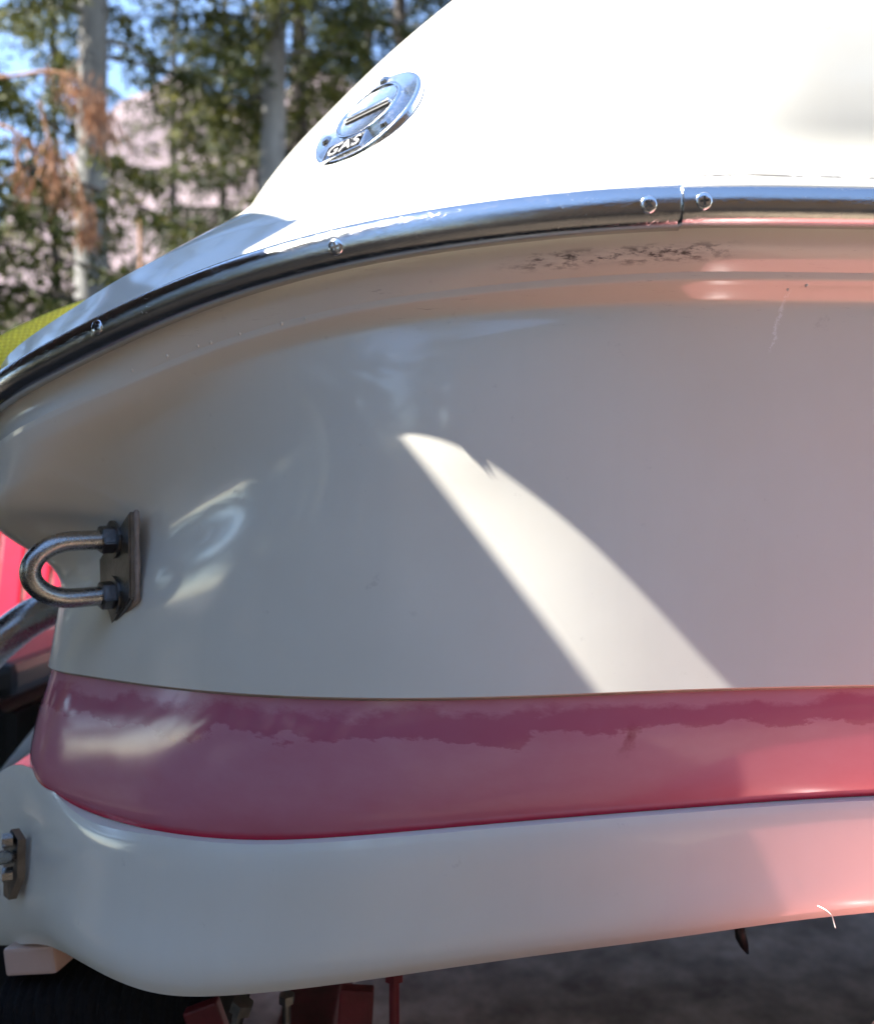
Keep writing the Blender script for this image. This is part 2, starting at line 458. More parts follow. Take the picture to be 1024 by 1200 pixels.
# ------------------------------------------------------------------ the setting: ground, driveway, hillside
def sheet(name, x0, x1, y0, y1, z, mat, n=1):
    o = mesh_obj(name, [(x0, y0, z), (x1, y0, z), (x1, y1, z), (x0, y1, z)], [(0, 1, 2, 3)], mat, None, False)
    return tag(o, kind='structure')
sheet('ground', -150, 150, -150, 150, 0.0, M['soil'])
sheet('driveway', -0.8, 9.0, 0.62, 7.0, 0.004, M['concrete'])

sheet('added_gravel_bounce', 0.80, 9.0, -2.4, 0.30, 0.004, M['gravel'])  # unseen tan sheet, added to bounce warm light onto the hull

def hill():
    nx, ny = 90, 40
    xs = np.linspace(-45, 45, nx); ys = np.linspace(0, 1, ny)
    V = []; F = []
    for j in range(ny):
        for i in range(nx):
            x = xs[i]; t = ys[j]
            y = 17 + 26 * t + 0.02 * abs(x)
            crest = 8.5 / (1 + math.exp(-(x + 14.3) * 1.6)) + 15.0 + 0.8 * math.sin(x * 0.9)
            z = crest * (t ** 0.75) * (1.0 if t < 0.8 else 1 - (t - 0.8) * 0.6) + 0.35 * math.sin(x * 1.3 + t * 9) * math.sin(t * 14 + x * .6)
            V.append((x, y, z - 0.4 * (t == 0)))
    for j in range(ny - 1):
        for i in range(nx - 1):
            a = j * nx + i; F.append((a, a + 1, a + nx + 1, a + nx))
    return tag(mesh_obj('hillside', V, F, M['hill']), kind='structure')
hill()

# ------------------------------------------------------------------ the boat
boat = empty('motorboat', (0.5, CY, 0.45), 'white motorboat with faded red stripe and chrome rub rail, resting on a trailer', 'boat')
NP = 14

def right_keys(off, z, zb, bow_x=4.2):
    """stations 0..3: bow to just right of the frame"""
    return [Wd(bow_x - off, CY - 0.02, zb), Wd(2.8, 0.80 + off, z + (zb - z) * 0.55), Wd(1.5, 0.545 + off, z + (zb - z) * 0.2), Wd(0.7, 0.506 + off, z + (zb - z) * 0.03)]

# rail centre line
Rk = right_keys(0.0, 0.180, 0.30) + [P(1024, 242, .503), P(800, 241, .500), P(600, 257, .513), P(400, 290, .538), P(250, 334, .563), P(150, 376, .583), P(70, 416, .604), P(0, 457, .632), Wd(-.40, .75, .066), Wd(-.435, CY, .055)]
R = dense(Rk, NP)
tanR = np.gradient(R, axis=0); tanR[:, 2] = 0; tanR /= np.linalg.norm(tanR, axis=1)[:, None]
inw = np.stack([tanR[:, 1], -tanR[:, 0], np.zeros(len(R))], 1)      # horizontal, into the boat
if inw[6 * NP][1] < 0: inw = -inw
def off(a, b):
    k = np.clip((np.arange(len(R)) / NP - 8.5) / 2.5, 0, 1); k = k * k * (3 - 2 * k)
    aa = np.where(k > 0, a * (1 - .75 * k) + .003 * k, a) if a > .014 else np.full(len(R), a)
    q = np.clip((np.arange(len(R)) / NP - 5.2) / 2.0, 0, 1); q = q * q * (3 - 2 * q)
    if a > .014: aa = aa * (1 - .28 * q)
    return R + inw * aa[:, None] - np.array([0, 0, b])
cA = off(.007, .0095); cB = off(.0105, .0215); cC = off(.021, .033); cD = off(.0225, .0375); cE = off(.036, .0475)
def ease(c, f, e):     # keep curves from crossing at the bow
    return c
Gk = right_keys(.041, .115, .22) + [P(1024, 385, .5415), P(800, 388, .5380), P(600, 408, .5400), P(410, 446, .5570), P(270, 492, .605), P(160, 530, .648), P(75, 580, .668), P(-8, 640, .690), Wd(-.41, .80, -.035), Wd(-.44, CY, -.045)]
Fk = right_keys(.044, .085, .19) + [P(1024, 440, .546), P(800, 445, .541), P(600, 470, .5420), P(418, 515, .5580), P(285, 565, .612), P(188, 615, .668), P(122, 650, .722), P(70, 672, .778), Wd(-.362, .98, -.065), Wd(-.366, CY, -.065)]
Mk = right_keys(.054, .0, .10) + [P(1024, 600, .556), P(800, 605, .5470), P(600, 640, .5455), P(400, 660, .567), P(250, 680, .614), P(150, 700, .670), P(95, 715, .724), P(65, 725, .776), Wd(-.358, .98, -.095), Wd(-.362, CY, -.095)]
Sk = right_keys(.054, -.108, .0) + [P(1024, 802, .556), P(800, 808, .5462), P(600, 816, .5445), P(400, 818, .565), P(250, 810, .612), P(150, 799, .667), P(88, 787, .718), P(54, 776, .772), Wd(-.358, .98, -.132), Wd(-.362, CY, -.132)]
Tk = right_keys(.073, -.185, -.09) + [P(1024, 937, .573), P(800, 952, .562), P(600, 968, .556), P(400, 985, .565), P(270, 988, .592), P(165, 975, .628), P(82, 948, .676), P(28, 902, .738), Wd(-.388, .98, -.210), Wd(-.391, CY, -.210)]
Uk = Tk[:11] + [P(24, 892, .743), P(-28, 935, .80), Wd(-.62, CY, -.27)]
Kk = right_keys(.085, -.262, -.20) + [P(1024, 1073, .582), P(800, 1102, .572), P(600, 1128, .564), P(400, 1157, .566), P(258, 1171, .582), P(160, 1164, .604), P(78, 1124, .648), P(30, 1107, .715), Wd(-.46, .86, -.42), Wd(-.58, CY, -.42)]
def relax(c, sig=9.0, lo=3.2, hi=12.6):
    """fair a curve: low-pass it along its length so that reflections run cleanly"""
    n = len(c); r = int(sig * 3); w = np.exp(-.5 * (np.arange(-r, r + 1) / sig) ** 2); w /= w.sum()
    pad = np.concatenate([2 * c[0] - c[r:0:-1], c, 2 * c[-1] - c[-2:-r - 2:-1]])
    sm = np.stack([np.convolve(pad[:, k], w, 'valid') for k in range(3)], 1)
    sm2 = 2 * sm - np.stack([np.convolve(np.concatenate([2 * sm[0] - sm[r:0:-1], sm, 2 * sm[-1] - sm[-2:-r - 2:-1]])[:, k], w, 'valid') for k in range(3)], 1)
    i = np.arange(n) / NP
    m = np.clip((i - lo) / .8, 0, 1) * np.clip((hi - i) / .8, 0, 1)
    return c * (1 - m[:, None]) + sm2 * m[:, None]
cG, cF, cM, cS = (relax(dense(k, NP)) for k in (Gk, Fk, Mk, Sk))
cT, cU, cK = (relax(dense(k, NP), 5.0) for k in (Tk, Uk, Kk))
def push(c, a, b=0.0):
    """move a hull curve inwards by a and down by b"""
    t = np.gradient(c, axis=0); t[:, 2] = 0; t /= np.linalg.norm(t, axis=1)[:, None] + 1e-9
    n = np.stack([t[:, 1], -t[:, 0], np.zeros(len(c))], 1)
    if n[6 * NP][1] < 0: n = -n
    return c + n * a - np.array([0, 0, b])

upper = [loft([off(.0125, .002), cA], 2), loft([cA, cB, cC], 5), bloft([cC, cC * .3 + cD * .7, cD, cD * .75 + cE * .25], 6), bloft([cD * .75 + cE * .25, cD * .2 + cE * .8, cE * .9 + cG * .1, cE * .3 + cG * .7, cF, cM, cS], 52), loft([cS, push(cS, .007, .0035)], 2)]
hull_side = grids_to_mesh('hull_side', upper, M['gel'], boat)
hull_side['label'] = 'upper white gelcoat side of the hull'
# red band: a shallow convex strip, set back a little from the upper side
s0 = push(cS, .0045, .0015); s1 = push(cT, .0035, -.0005)
mid1 = s0 * .72 + s1 * .28; mid2 = s0 * .35 + s1 * .65; mid3 = s0 * .08 + s1 * .92
stripe = grids_to_mesh('red_stripe', [loft([s0, push(mid1, -.0030), push(mid2, -.0038), push(mid3, -.0012), push(s1, .0018)], 5)], M['stripe'], boat)
stripe['label'] = 'faded crimson band with ragged wet-looking stains along its top'
# sealant bead in the joint above the band
V, F = tube(push(cS, .0042, .0012)[2 * NP:13 * NP + 1], .0016, 8)
reparent(mesh_obj('sealant_bead', V, F, M['bead']), boat)
# lower hull, running out aft into a step below the band
cKm = cU * .45 + cK * .55
lower = [loft([push(cT, .010, -.001), push(cU, -.0005, .0005)], 2), loft([push(cU, -.0005, .0005), push(cU * .93 + cK * .07, -.0022), push(cKm, -.003), push(cU * .10 + cK * .90, -.0012), push(cK, .004)], 5)]
lo = grids_to_mesh('lower_hull', lower, M['gel'], boat)
keel = cK.copy(); keel[:, 1] = CY; keel[:, 2] -= 0.17; keel[:NP, 2] += 0.15 * np.linspace(1, 0, NP)
bt = grids_to_mesh('hull_bottom', [loft([push(cK, .004), push(cK, .02, .003), keel], 3, True)], M['gel'], boat)
# transom ledge block under the step
box('stern_step', P(47, 1117, .735), (.048, .03, .0235), M['beige'], boat, Matrix.Rotation(math.radians(-10), 4, 'Z') @ Matrix.Rotation(math.radians(-8), 4, 'Y'), .003)  # its beige colour paints in warm bounced light on the face

# deck
cD0 = off(.008, -.0085); cD0b = off(.0125, -.0125)
D1k = right_keys(.016, .210, .33) + [P(1024, 194, .518), P(800, 191, .515), P(600, 206, .531), P(400, 247, .566), P(250, 278, .630), P(150, 321, .660), P(70, 371, .690), P(0, 432, .722), Wd(-.372, .82, .098), Wd(-.395, CY, .09)]
D2k = right_keys(.024, .275, .42) + [P(1024, 105, .525), P(800, 100, .531), P(600, 120, .574), P(445, 168, .620), P(350, 214, .676), P(292, 252, .760), Wd(-.245, .87, .235), Wd(-.27, .96, .22), Wd(-.28, 1.12, .22), Wd(-.285, CY, .22)]
D3k = right_keys(.034, .40, .52) + [P(1024, -120, .530), P(800, -110, .552), P(610, -56, .700), P(478, 43, .742), P(392, 124, .795), P(338, 194, .862), Wd(-.200, 1.03, .315), Wd(-.225, 1.12, .290), Wd(-.238, 1.25, .285), Wd(-.242, CY, .285)]
D4k = [Wd(3.9, CY - .01, .58)] + [Wd(x, CY - .01, z) for x, z in ((2.7, .62), (1.5, .64), (.8, .64), (.50, .62), (.30, .60), (.14, .57), (0, .52), (-.07, .47), (-.11, .42), (-.15, .37), (-.18, .34), (-.20, .32), (-.21, .31))]
cD1, cD2, cD3, cD4 = (dense(k, NP) for k in (D1k, D2k, D3k, D4k))
deck = [loft([cD0, cD0b], 2), loft([cD0b, cD0b * .5 + cD1 * .5 + np.array([0, 0, .001]), cD1], 5), loft([cD1, push(cD1, .007, -.0015)], 2), bloft([push(cD1, .007, -.0015), push(cD1, .009, -.008), cD2, cD3 * .55 + cD2 * .45 + np.array([0, 0, .016]), cD3], 36), loft([cD3, cD3 * .5 + cD4 * .5 + np.array([0, 0, .02]), cD4], 6)]
deck_o = grids_to_mesh('deck', deck, M['gel'], boat)
deck_o['label'] = 'sunlit white deck moulding rising behind the rub rail'

# ray casting against finished parts, to seat fittings on them
def bvh(o):
    me = o.data
    mw = Matrix.Translation(o.parent.location) @ o.matrix_parent_inverse if o.parent else Matrix()
    return BVHTree.FromPolygons([v.co.copy() for v in me.vertices], [tuple(p.vertices) for p in me.polygons])
CAMP = Vector((0, 0, CAMZ))
def hit(tree, px, py):
    d = Vector(((px - 512) / 1000, 1, (600 - py) / 1000)).normalized()
    loc, n, i, dist = tree.ray_cast(CAMP, d)
    if loc is None: return None, None
    if n.dot(d) > 0: n = -n
    return loc, n
T_hull = bvh(hull_side); T_deck = bvh(deck_o)

# rub rail: two half-round lengths of chrome trim, the aft one sleeved over the other
def rail_piece(name, i0, i1, rr, label, round_end=False):
    prof = [(math.cos(a), math.sin(a)) for a in np.linspace(-math.pi * .5, math.pi * .5, 15)]
    prof = [(-.55, -1.0)] + prof + [(-.55, 1.0)]
    V = []; F = []
    idx = np.linspace(i0, i1, int((i1 - i0) * 2.5) + 2)
    base_i = np.arange(len(R))
    Rs = np.stack([np.interp(idx, base_i, R[:, k]) for k in range(3)], 1)
    Ns = np.stack([np.interp(idx, base_i, -inw[:, k]) for k in range(3)], 1)
    for q in range(len(idx)):
        s = 1.0
        for (a, b2) in prof:
            V.append(Rs[q] + Ns[q] * (a * rr * .72) + np.array([0, 0, b2 * rr * s]))
    c = len(prof)
    for q in range(len(idx) - 1):
        for k in range(c - 1):
            a = q * c + k; F.append((a, a + 1, a + c + 1, a + c))
    F.append(tuple(range(c))); F.append(tuple((len(idx) - 1) * c + k for k in range(c - 1, -1, -1)))
    V2 = [(v[0], 2 * CY - v[1], v[2]) for v in V]; n0 = len(V)
    o = mesh_obj(name, V + V2, F + [tuple(x + n0 for x in f[::-1]) for f in F], M['chrome'])
    o['label'] = label
    return reparent(o, boat)
# sample index where the rail crosses a photo column
pxR = R[:, 0] / R[:, 1] * 1000 + 512
def idx_of(px):
    seg = np.arange(4 * NP, 11 * NP + 1)
    return float(np.interp(px, pxR[seg][::-1], seg[::-1]))
iJ = idx_of(797)
rail_f = rail_piece('rub_rail', 0, iJ + 0.4, .0118, 'forward length of chrome rub rail')
rail_a = rail_piece('rub_rail', iJ, len(R) - 1, .0128, 'aft length of chrome rub rail, its end lapped over the other')

def screw(px, py, rail, tree):
    loc, n = hit(tree, px, py)
    if loc is None: return
    r = .0046
    bm = bmesh.new()
    rings = [(r * 1.12, -.0010), (r * 1.12, .0004), (r, .0010), (r * .8, .0014), (r * .45, .0017)]
    prev = None; seg = 24
    for rad, h in rings:
        cur = [bm.verts.new((rad * math.cos(2 * math.pi * k / seg), rad * math.sin(2 * math.pi * k / seg), h)) for k in range(seg)]
        if prev:
            for k in range(seg): bm.faces.new((prev[k], prev[(k + 1) % seg], cur[(k + 1) % seg], cur[k]))
        prev = cur
    bm.faces.new(prev)
    M4 = Matrix.Translation(loc) @ frame_of(n) @ Matrix.Rotation(random.uniform(0, 1.2), 4, 'Z')
    bm.transform(M4 @ Matrix.Translation((0, 0, -.0009)))
    o = bm_obj('screw', bm, M['plate'], None, True); reparent(o, boat)
    bm = bmesh.new()
    box_bm(bm, 0, 0, .0002, r * 1.15, r * .26, .0018); box_bm(bm, 0, 0, .00025, r * .26, r * 1.15, .0018)  # dark boxes painted in place of the shaded cross recess
    bm.transform(M4)
    s = bm_obj('cross_slot', bm, M['slot']); s.parent = o; s.matrix_parent_inverse = Matrix.Translation(-boat.location)
    s.matrix_parent_inverse = o.matrix_parent_inverse.copy(); s.matrix_parent_inverse = Matrix()
T_ra = bvh(rail_a); T_rf = bvh(rail_f)
for px, py, tr in ((113, 383, T_ra), (393, 289, T_ra), (760, 239, T_ra), (825, 235, T_rf)):
    screw(px, py, None, tr)

# fuel filler plate with the word GAS
loc, n0 = hit(T_deck, 431, 140)
def gas_plate():
    vd = (Vector(loc) - CAMP).normalized()
    n = Vector(n0)
    fr = frame_of(n)
    # plate x axis follows the lettering direction in the picture (rising to the right)
    c = Vector(loc)
    d0 = Vector(((431 - 512) / 1000, 1, (600 - 141) / 1000)).normalized()
    d1 = Vector(((500 - 512) / 1000, 1, (600 - 108) / 1000)).normalized()
    def onplane(d): return CAMP + d * ((c - CAMP).dot(n) / d.dot(n))
    x = (onplane(d1) - onplane(d0)).normalized(); y = Vector(n).cross(x).normalized(); x = y.cross(n)
    M4 = Matrix((x, y, Vector(n))).transposed().to_4x4(); M4.translation = c
    R0 = .0500
    xa = Vector((1, 0, 0)).cross(n).normalized(); ya = Vector(n).cross(xa)
    hi = 0.0
    for q in range(24):                      # seat the rim on the highest point of the deck below it
        rp = c + (xa * math.cos(q * math.pi / 12) + ya * math.sin(q * math.pi / 12)) * R0
        h, _, _, _ = T_deck.ray_cast(rp + Vector(n) * .05, -Vector(n))
        if h is not None: hi = max(hi, (h - c).dot(n))
    c = c + Vector(n) * (hi * .6 + .001)
    def lathe(rings, seg=48):
        bm = bmesh.new(); prev = None
        for rad, h in rings:
            cur = [bm.verts.new((rad * math.cos(2 * math.pi * k / seg), rad * math.sin(2 * math.pi * k / seg), h)) for k in range(seg)]
            if prev:
                for k in range(seg): bm.faces.new((prev[k], prev[(k + 1) % seg], cur[(k + 1) % seg], cur[k]))
            prev = cur
        bm.faces.new(prev); bm.transform(M4); return bm
    fl = bm_obj('fuel_filler', lathe([(R0, -.018), (R0, .0012), (R0 * .985, .0024), (R0 * .955, .0030), (R0 * .93, .0030), (R0 * .92, .0027)]), M['plate'], None, True)
    fl['label'] = 'round chrome fuel filler plate marked GAS'; reparent(fl, boat)
    up = R0 * .16
    def sub(name, bm, mat, sm=False):
        o = bm_obj(name, bm, mat, None, sm); o.parent = fl
        return o
    # cap: a raised ring and disc with a key bar across it
    def ring(cx, cy, r1, r2, h0, h1, seg=40):
        bm = bmesh.new()
        pr = [(r1, h0), (r1 - (r1 - r2) * .25, h1), (r2 + (r1 - r2) * .25, h1), (r2, h0)]
        rows = [[bm.verts.new((cx + r * math.cos(2 * math.pi * k / seg), cy + r * math.sin(2 * math.pi * k / seg), h)) for k in range(seg)] for r, h in pr]
        for a, b2 in zip(rows, rows[1:]):
            for k in range(seg): bm.faces.new((a[k], a[(k + 1) % seg], b2[(k + 1) % seg], b2[k]))
        return bm
    b = ring(0, up * .9, R0 * .62, R0 * .54, .0026, .0044); b.transform(M4); sub('cap_ring', b, M['plate'], True)
    b = bmesh.new(); box_bm(b, 0, up * .9, .0040, R0 * .86, R0 * .085, .0030, None, .0006); b.transform(M4); sub('key_bar', b, M['plate'])
    b = bmesh.new(); box_bm(b, 0, up * .9 - R0 * .075, .0034, R0 * .88, R0 * .05, .0012); b.transform(M4); sub('key_slot', b, M['slot'])  # dark strip painted in for the shade of the slot
    for sx, sy in ((-.74, -.18), (.58, -.50), (.05, .88)):
        b = bmesh.new(); bmesh.ops.create_cone(b, cap_ends=True, segments=20, radius1=.0048, radius2=.0032, depth=.0022, matrix=Matrix.Translation((sx * R0, sy * R0, .0040)))
        b.transform(M4); sub('plate_screw', b, M['chrome'])
    # letters in a raised frame
    b = bmesh.new()
    cx, cy, w, h = -.16 * R0, -.66 * R0, .78 * R0, .36 * R0
    for bx, by, bw, bh in ((0, h / 2, w, .0011), (0, -h / 2, w, .0011), (-w / 2, 0, .0011, h), (w / 2, 0, .0011, h)):
        box_bm(b, cx + bx, cy + by, .0034, bw + .0011 * (bw > bh), bh - .0012 * (bh > bw), .0016)
    b.transform(M4); sub('letter_frame', b, M['plate'])
    cu = bpy.data.curves.new('GAS', 'FONT'); cu.body = 'GAS'; cu.size = .0165; cu.align_x = 'CENTER'; cu.align_y = 'CENTER'; cu.extrude = .0009; cu.offset = .0003; cu.space_character = 1.15
    to = bpy.data.objects.new('GAS', cu); COL.objects.link(to)
    bpy.context.view_layer.update()
    me = bpy.data.meshes.new_from_object(to.evaluated_get(bpy.context.evaluated_depsgraph_get()))
    bpy.data.objects.remove(to)
    me.transform(M4 @ Matrix.Translation((cx, cy, .0036)))
    me.materials.clear(); me.materials.append(M['darksteel'])
    o = bpy.data.objects.new('lettering', me); COL.objects.link(o); o.parent = fl
    o['label'] = 'raised letters GAS'
gas_plate()

# stern U-bolt eye on its plate
def ubolt():
    c, hn = hit(T_hull, 136, 675)
    nn = Vector((-.75, -.66, -.02)).normalized()
    c = Vector(c) + nn * .006
    def pl(px, py, o=0.0):
        d = Vector(((px - 512) / 1000, 1, (600 - py) / 1000)); q = c + nn * o
        return CAMP + d * ((q - CAMP).dot(nn) / d.dot(nn))
    cs = [pl(151, 599), pl(152, 702), pl(119, 750), pl(116, 655)]
    bm = bmesh.new()
    bot = [bm.verts.new(p - nn * .0065) for p in cs]; top = [bm.verts.new(p) for p in cs]
    bm.faces.new(top); bm.faces.new(bot[::-1])
    for k in range(4): bm.faces.new((bot[k], bot[(k + 1) % 4], top[(k + 1) % 4], top[k]))
    bmesh.ops.bevel(bm, geom=list(bm.edges), offset=.0012, segments=2, affect='EDGES')
    eye = bm_obj('tow_eye', bm, M['darksteel']); eye['label'] = 'steel U-bolt eye on a slanted dark plate'; reparent(eye, boat)
    loop = [p - nn * .0062 for p in cs]; ring_ = []
    for k in range(4):
        for t in np.linspace(0, 1, 8, endpoint=False): ring_.append(tuple(loop[k].lerp(loop[(k + 1) % 4], t)))
    V, F = tube(ring_ + [ring_[0]], [.0021 + .0005 * math.sin(i * 1.7) for i in range(len(ring_) + 1)], 8)
    q = mesh_obj('sealant_bead', V, F, M['bead']); q.parent = eye
    a = pl(134, 632); b = pl(134, 697)
    L = .064; r = .0076
    mid = (a + b) / 2; half = (a - b) / 2
    path = [a, a + nn * L * .22, a + nn * L * .48]
    for k in range(1, 12):
        t = math.pi * k / 12
        path.append(mid + half * math.cos(t) + nn * (L * .48 + L * .50 * math.sin(t)))
    path += [b + nn * L * .48, b + nn * L * .22, b]
    V, F = tube(dense([tuple(p) for p in path], 4), r, 18)
    o = mesh_obj('u_bolt', V, F, M['steel']); o.parent = eye
    for p in (a, b):
        bm = bmesh.new(); bmesh.ops.create_cone(bm, cap_ends=True, segments=6, radius1=.0115, radius2=.0115, depth=.0105)
        bmesh.ops.bevel(bm, geom=list(bm.edges), offset=.0008, segments=2, affect='EDGES')
        bm.transform(Matrix.Translation(p + nn * .0062) @ frame_of(nn) @ Matrix.Rotation(.3, 4, 'Z'))
        q = bm_obj('hex_nut', bm, M['darksteel']); q.parent = eye
        bm = bmesh.new(); bmesh.ops.create_cone(bm, cap_ends=True, segments=24, radius1=.0150, radius2=.0150, depth=.002)
        bm.transform(Matrix.Translation(p + nn * .0012) @ frame_of(nn))
        q = bm_obj('washer', bm, M['darksteel']); q.parent = eye
ubolt()

# grab rail behind the eye
V, F = tube(dense([P(120, 690, .95), P(78, 706, .93), P(40, 722, .90), P(0, 752, .88), P(-50, 810, .87), P(-80, 900, .87)], 8), .0195, 20)
o = mesh_obj('grab_rail', V, F, M['steel']); o['label'] = 'bent stainless grab tube at the stern'; reparent(o, boat)

# lower stern eye: dark pointed plate with a rod
def lower_eye():
    q = [P(13, 972, .70), P(21, 985, .70), P(20, 1030, .70), P(10, 1055, .70), P(4, 1050, .715), P(4, 990, .715)]
    bm = bmesh.new(); n2 = Vector((-.9, -.4, 0)).normalized()
    top = [bm.verts.new(Vector(p)) for p in q]; bot = [bm.verts.new(Vector(p) - n2 * .006) for p in q]
    bm.faces.new(top); bm.faces.new(bot[::-1])
    for k in range(6): bm.faces.new((top[k], top[(k + 1) % 6], bot[(k + 1) % 6], bot[k]))
    e = bm_obj('tie_down_eye', bm, M['darksteel']); reparent(e, boat)
    e['label'] = 'dark pointed tie-down plate low on the stern'
    V, F = tube([P(16, 1003, .705), P(5, 1005, .69), P(-30, 1010, .67), P(-60, 1015, .66)], .0055, 14)
    o = mesh_obj('rod', V, F, M['steel']); o.parent = e
    for yy in (985, 1025):
        bm = bmesh.new(); bmesh.ops.create_cone(bm, cap_ends=True, segments=6, radius1=.006, radius2=.006, depth=.008)
        bm.transform(Matrix.Translation(P(9, yy, .70)) @ frame_of(n2)); o = bm_obj('hex_nut', bm, M['steel']); o.parent = e
lower_eye()

# dried drips hanging along the moulded crease
for px, py in ((155, 434), (196, 417), (232, 405), (247, 401), (281, 391), (330, 379), (358, 373), (923, 339), (945, 334)):
    l2, n2 = hit(T_hull, px, py)
    if l2 is None: continue
    bm = bmesh.new(); bmesh.ops.create_uvsphere(bm, u_segments=10, v_segments=8, radius=random.uniform(.0008, .0013), matrix=Matrix.Translation(l2) @ Matrix.Diagonal((1, 1, 1.35, 1)))
    reparent(bm_obj('drip', bm, M['gel'], None, True), boat)

# ------------------------------------------------------------------ yellow strap
def strap():
    path = dense([P(150, 352, .90), P(90, 372, .83), P(40, 394, .79), P(-10, 424, .755), P(-80, 490, .74), P(-140, 640, .74), P(-160, 900, .76)], 16)
    w = .016
    V = []; U = []; F = []
    tan = np.gradient(path, axis=0); tan /= np.linalg.norm(tan, axis=1)[:, None]
    acc = 0
    nc = 8
    for i, p in enumerate(path):
        side = np.cross(tan[i], [0.42, -.72, .55]); side /= np.linalg.norm(side); nn = np.cross(side, tan[i])
        if nn[1] > 0: nn = -nn
        if i: acc += np.linalg.norm(path[i] - path[i - 1])
        for k in range(nc):
            t = k / (nc - 1) * 2 - 1
            V.append(p + side * w * t + nn * (.002 * (1 - t * t) + .0012)); U.append((acc, k / (nc - 1)))
        for k in range(nc):
            t = 1 - k / (nc - 1) * 2
            V.append(p + side * w * t - nn * .0012); U.append((acc, 1 - k / (nc - 1)))
    c = nc * 2
    for i in range(len(path) - 1):
        for k in range(c):
            F.append((i * c + k, i * c + (k + 1) % c, (i + 1) * c + (k + 1) % c, (i + 1) * c + k))
    o = mesh_obj('tie_down_strap', V, F, M['strap'], None, True, U)
    tag(o, 'yellow woven tie-down strap over the stern edge of the boat', 'strap')
strap()

# ------------------------------------------------------------------ trailer under the boat
trailer = empty('boat_trailer', (0.6, CY, 0.0), 'dark red boat trailer with black carpeted bunks under the hull', 'trailer')
def tb(name, c, s, mat, rot=None, bevel=.004, label=None):
    o = box(name, Wd(*c), s, mat, trailer, rot, bevel)
    if label: o['label'] = label
    return o
# bunk: a carpeted board with a worn, uneven end
def bunk(y, name='bunk', length=2.6):
    n = 60; V = []; F = []
    for i in range(n + 1):
        x = -.375 + length * (i / n) ** 1.1
        for k in range(16):
            a = 2 * math.pi * k / 16
            sy = .075 * np.sign(math.cos(a)) * abs(math.cos(a)) ** .5; sz = .050 * np.sign(math.sin(a)) * abs(math.sin(a)) ** .5
            j = 1 + .05 * math.sin(i * 2.1 + k) + .03 * math.sin(i * 5.3 + k * 2.2)
            V.append(Wd(x, y + sy * j, -.452 + sz * j + (.02 * (x + .375))))
    for i in range(n):
        for k in range(16):
            F.append((i * 16 + k, i * 16 + (k + 1) % 16, (i + 1) * 16 + (k + 1) % 16, (i + 1) * 16 + k))
    F.append(tuple(range(15, -1, -1))); F.append(tuple(n * 16 + k for k in range(16)))
    reparent(mesh_obj(name, V, F, M['carpet']), trailer)
bunk(1.15); bunk(1.85); bunk(.80, 'bunk_pad', .185)
tb('frame_rail', (1.2, .95, -.66), (3.4, .06, .10), M['oldred']); tb('frame_rail', (1.2, 2.05, -.66), (3.4, .06, .10), M['oldred'])
tb('cross_member', (-.16, CY, -.66), (.07, 1.6, .08), M['oldred']); tb('cross_member', (1.0, CY, -.66), (.07, 1.6, .08), M['oldred'])
tb('bunk_bracket', (-.072, .70, -.50), (.028, .012, .22), M['oldred'], Matrix.Rotation(.06, 4, 'Y'), .002)
tb('bunk_bracket', (-.165, .72, -.51), (.030, .012, .20), M['oldred'], Matrix.Rotation(-.35, 4, 'Y'), .002)
def bolt(c, r, h, mat, rot=Matrix()):
    bm = bmesh.new(); bmesh.ops.create_cone(bm, cap_ends=True, segments=14, radius1=r, radius2=r, depth=h)
    bmesh.ops.create_cone(bm, cap_ends=True, segments=6, radius1=r * 1.9, radius2=r * 1.9, depth=h * .22, matrix=Matrix.Translation((0, 0, h * .5)))
    bm.transform(Matrix.Translation(Wd(*c)) @ rot)
    reparent(bm_obj('bolt', bm, mat), trailer)
bolt((-.0345, .69, -.398), .0042, .050, M['oldred'])
bolt((-.166, .70, -.425), .005, .040, M['darksteel'], Matrix.Rotation(.3, 4, 'Y'))
bolt((-.125, .71, -.42), .0035, .030, M['darksteel'])
V, F = tube(dense([P(958, 1062, .556), P(966, 1066, .553), P(974, 1073, .552), P(977, 1081, .553), P(979, 1088, .553)], 5), .0004, 6)
reparent(mesh_obj('loose_thread', V, F, M['gel']), boat)
# hanging strap tail
V, F = tube([P(866, 1085, .66), P(868, 1098, .66), P(872, 1108, .66), P(876, 1118, .66)], [.004, .0045, .0035, .001], 8)
reparent(mesh_obj('strap_tail', V, F, M['blackplastic']), trailer)
# wheel and fender, forward of the frame's right edge
def fender():
    V = []; F = []
    cx, cz, rad = .655, -.600, .312
    ys = [.33, .335, .345, .36, .40, .46, .52, .57, .60, .61, .612]
    drops = [.10, .03, .010, .003, 0, 0, 0, .003, .012, .03, .05]
    angs = np.linspace(math.radians(10), math.radians(170), 40)
    for a in angs:
        ca, sa = math.cos(a), math.sin(a)
        k = (abs(ca) ** 4.5 + abs(sa) ** 4.5) ** (-1 / 4.5)      # squared-off arch
        for y, dr in zip(ys, drops):
            r = rad * k - dr
            V.append(Wd(cx + 1.28 * r * ca, y, cz + r * sa))
    c = len(ys)
    for i in range(len(angs) - 1):
        for k in range(c - 1):
            F.append((i * c + k, i * c + k + 1, (i + 1) * c + k + 1, (i + 1) * c + k))
    o = mesh_obj('fender', V, F, M['redpaint']); o['label'] = 'glossy red wheel fender beside the hull'
    so = o.modifiers.new('thick', 'SOLIDIFY'); so.thickness = .004
    reparent(o, trailer)
fender()
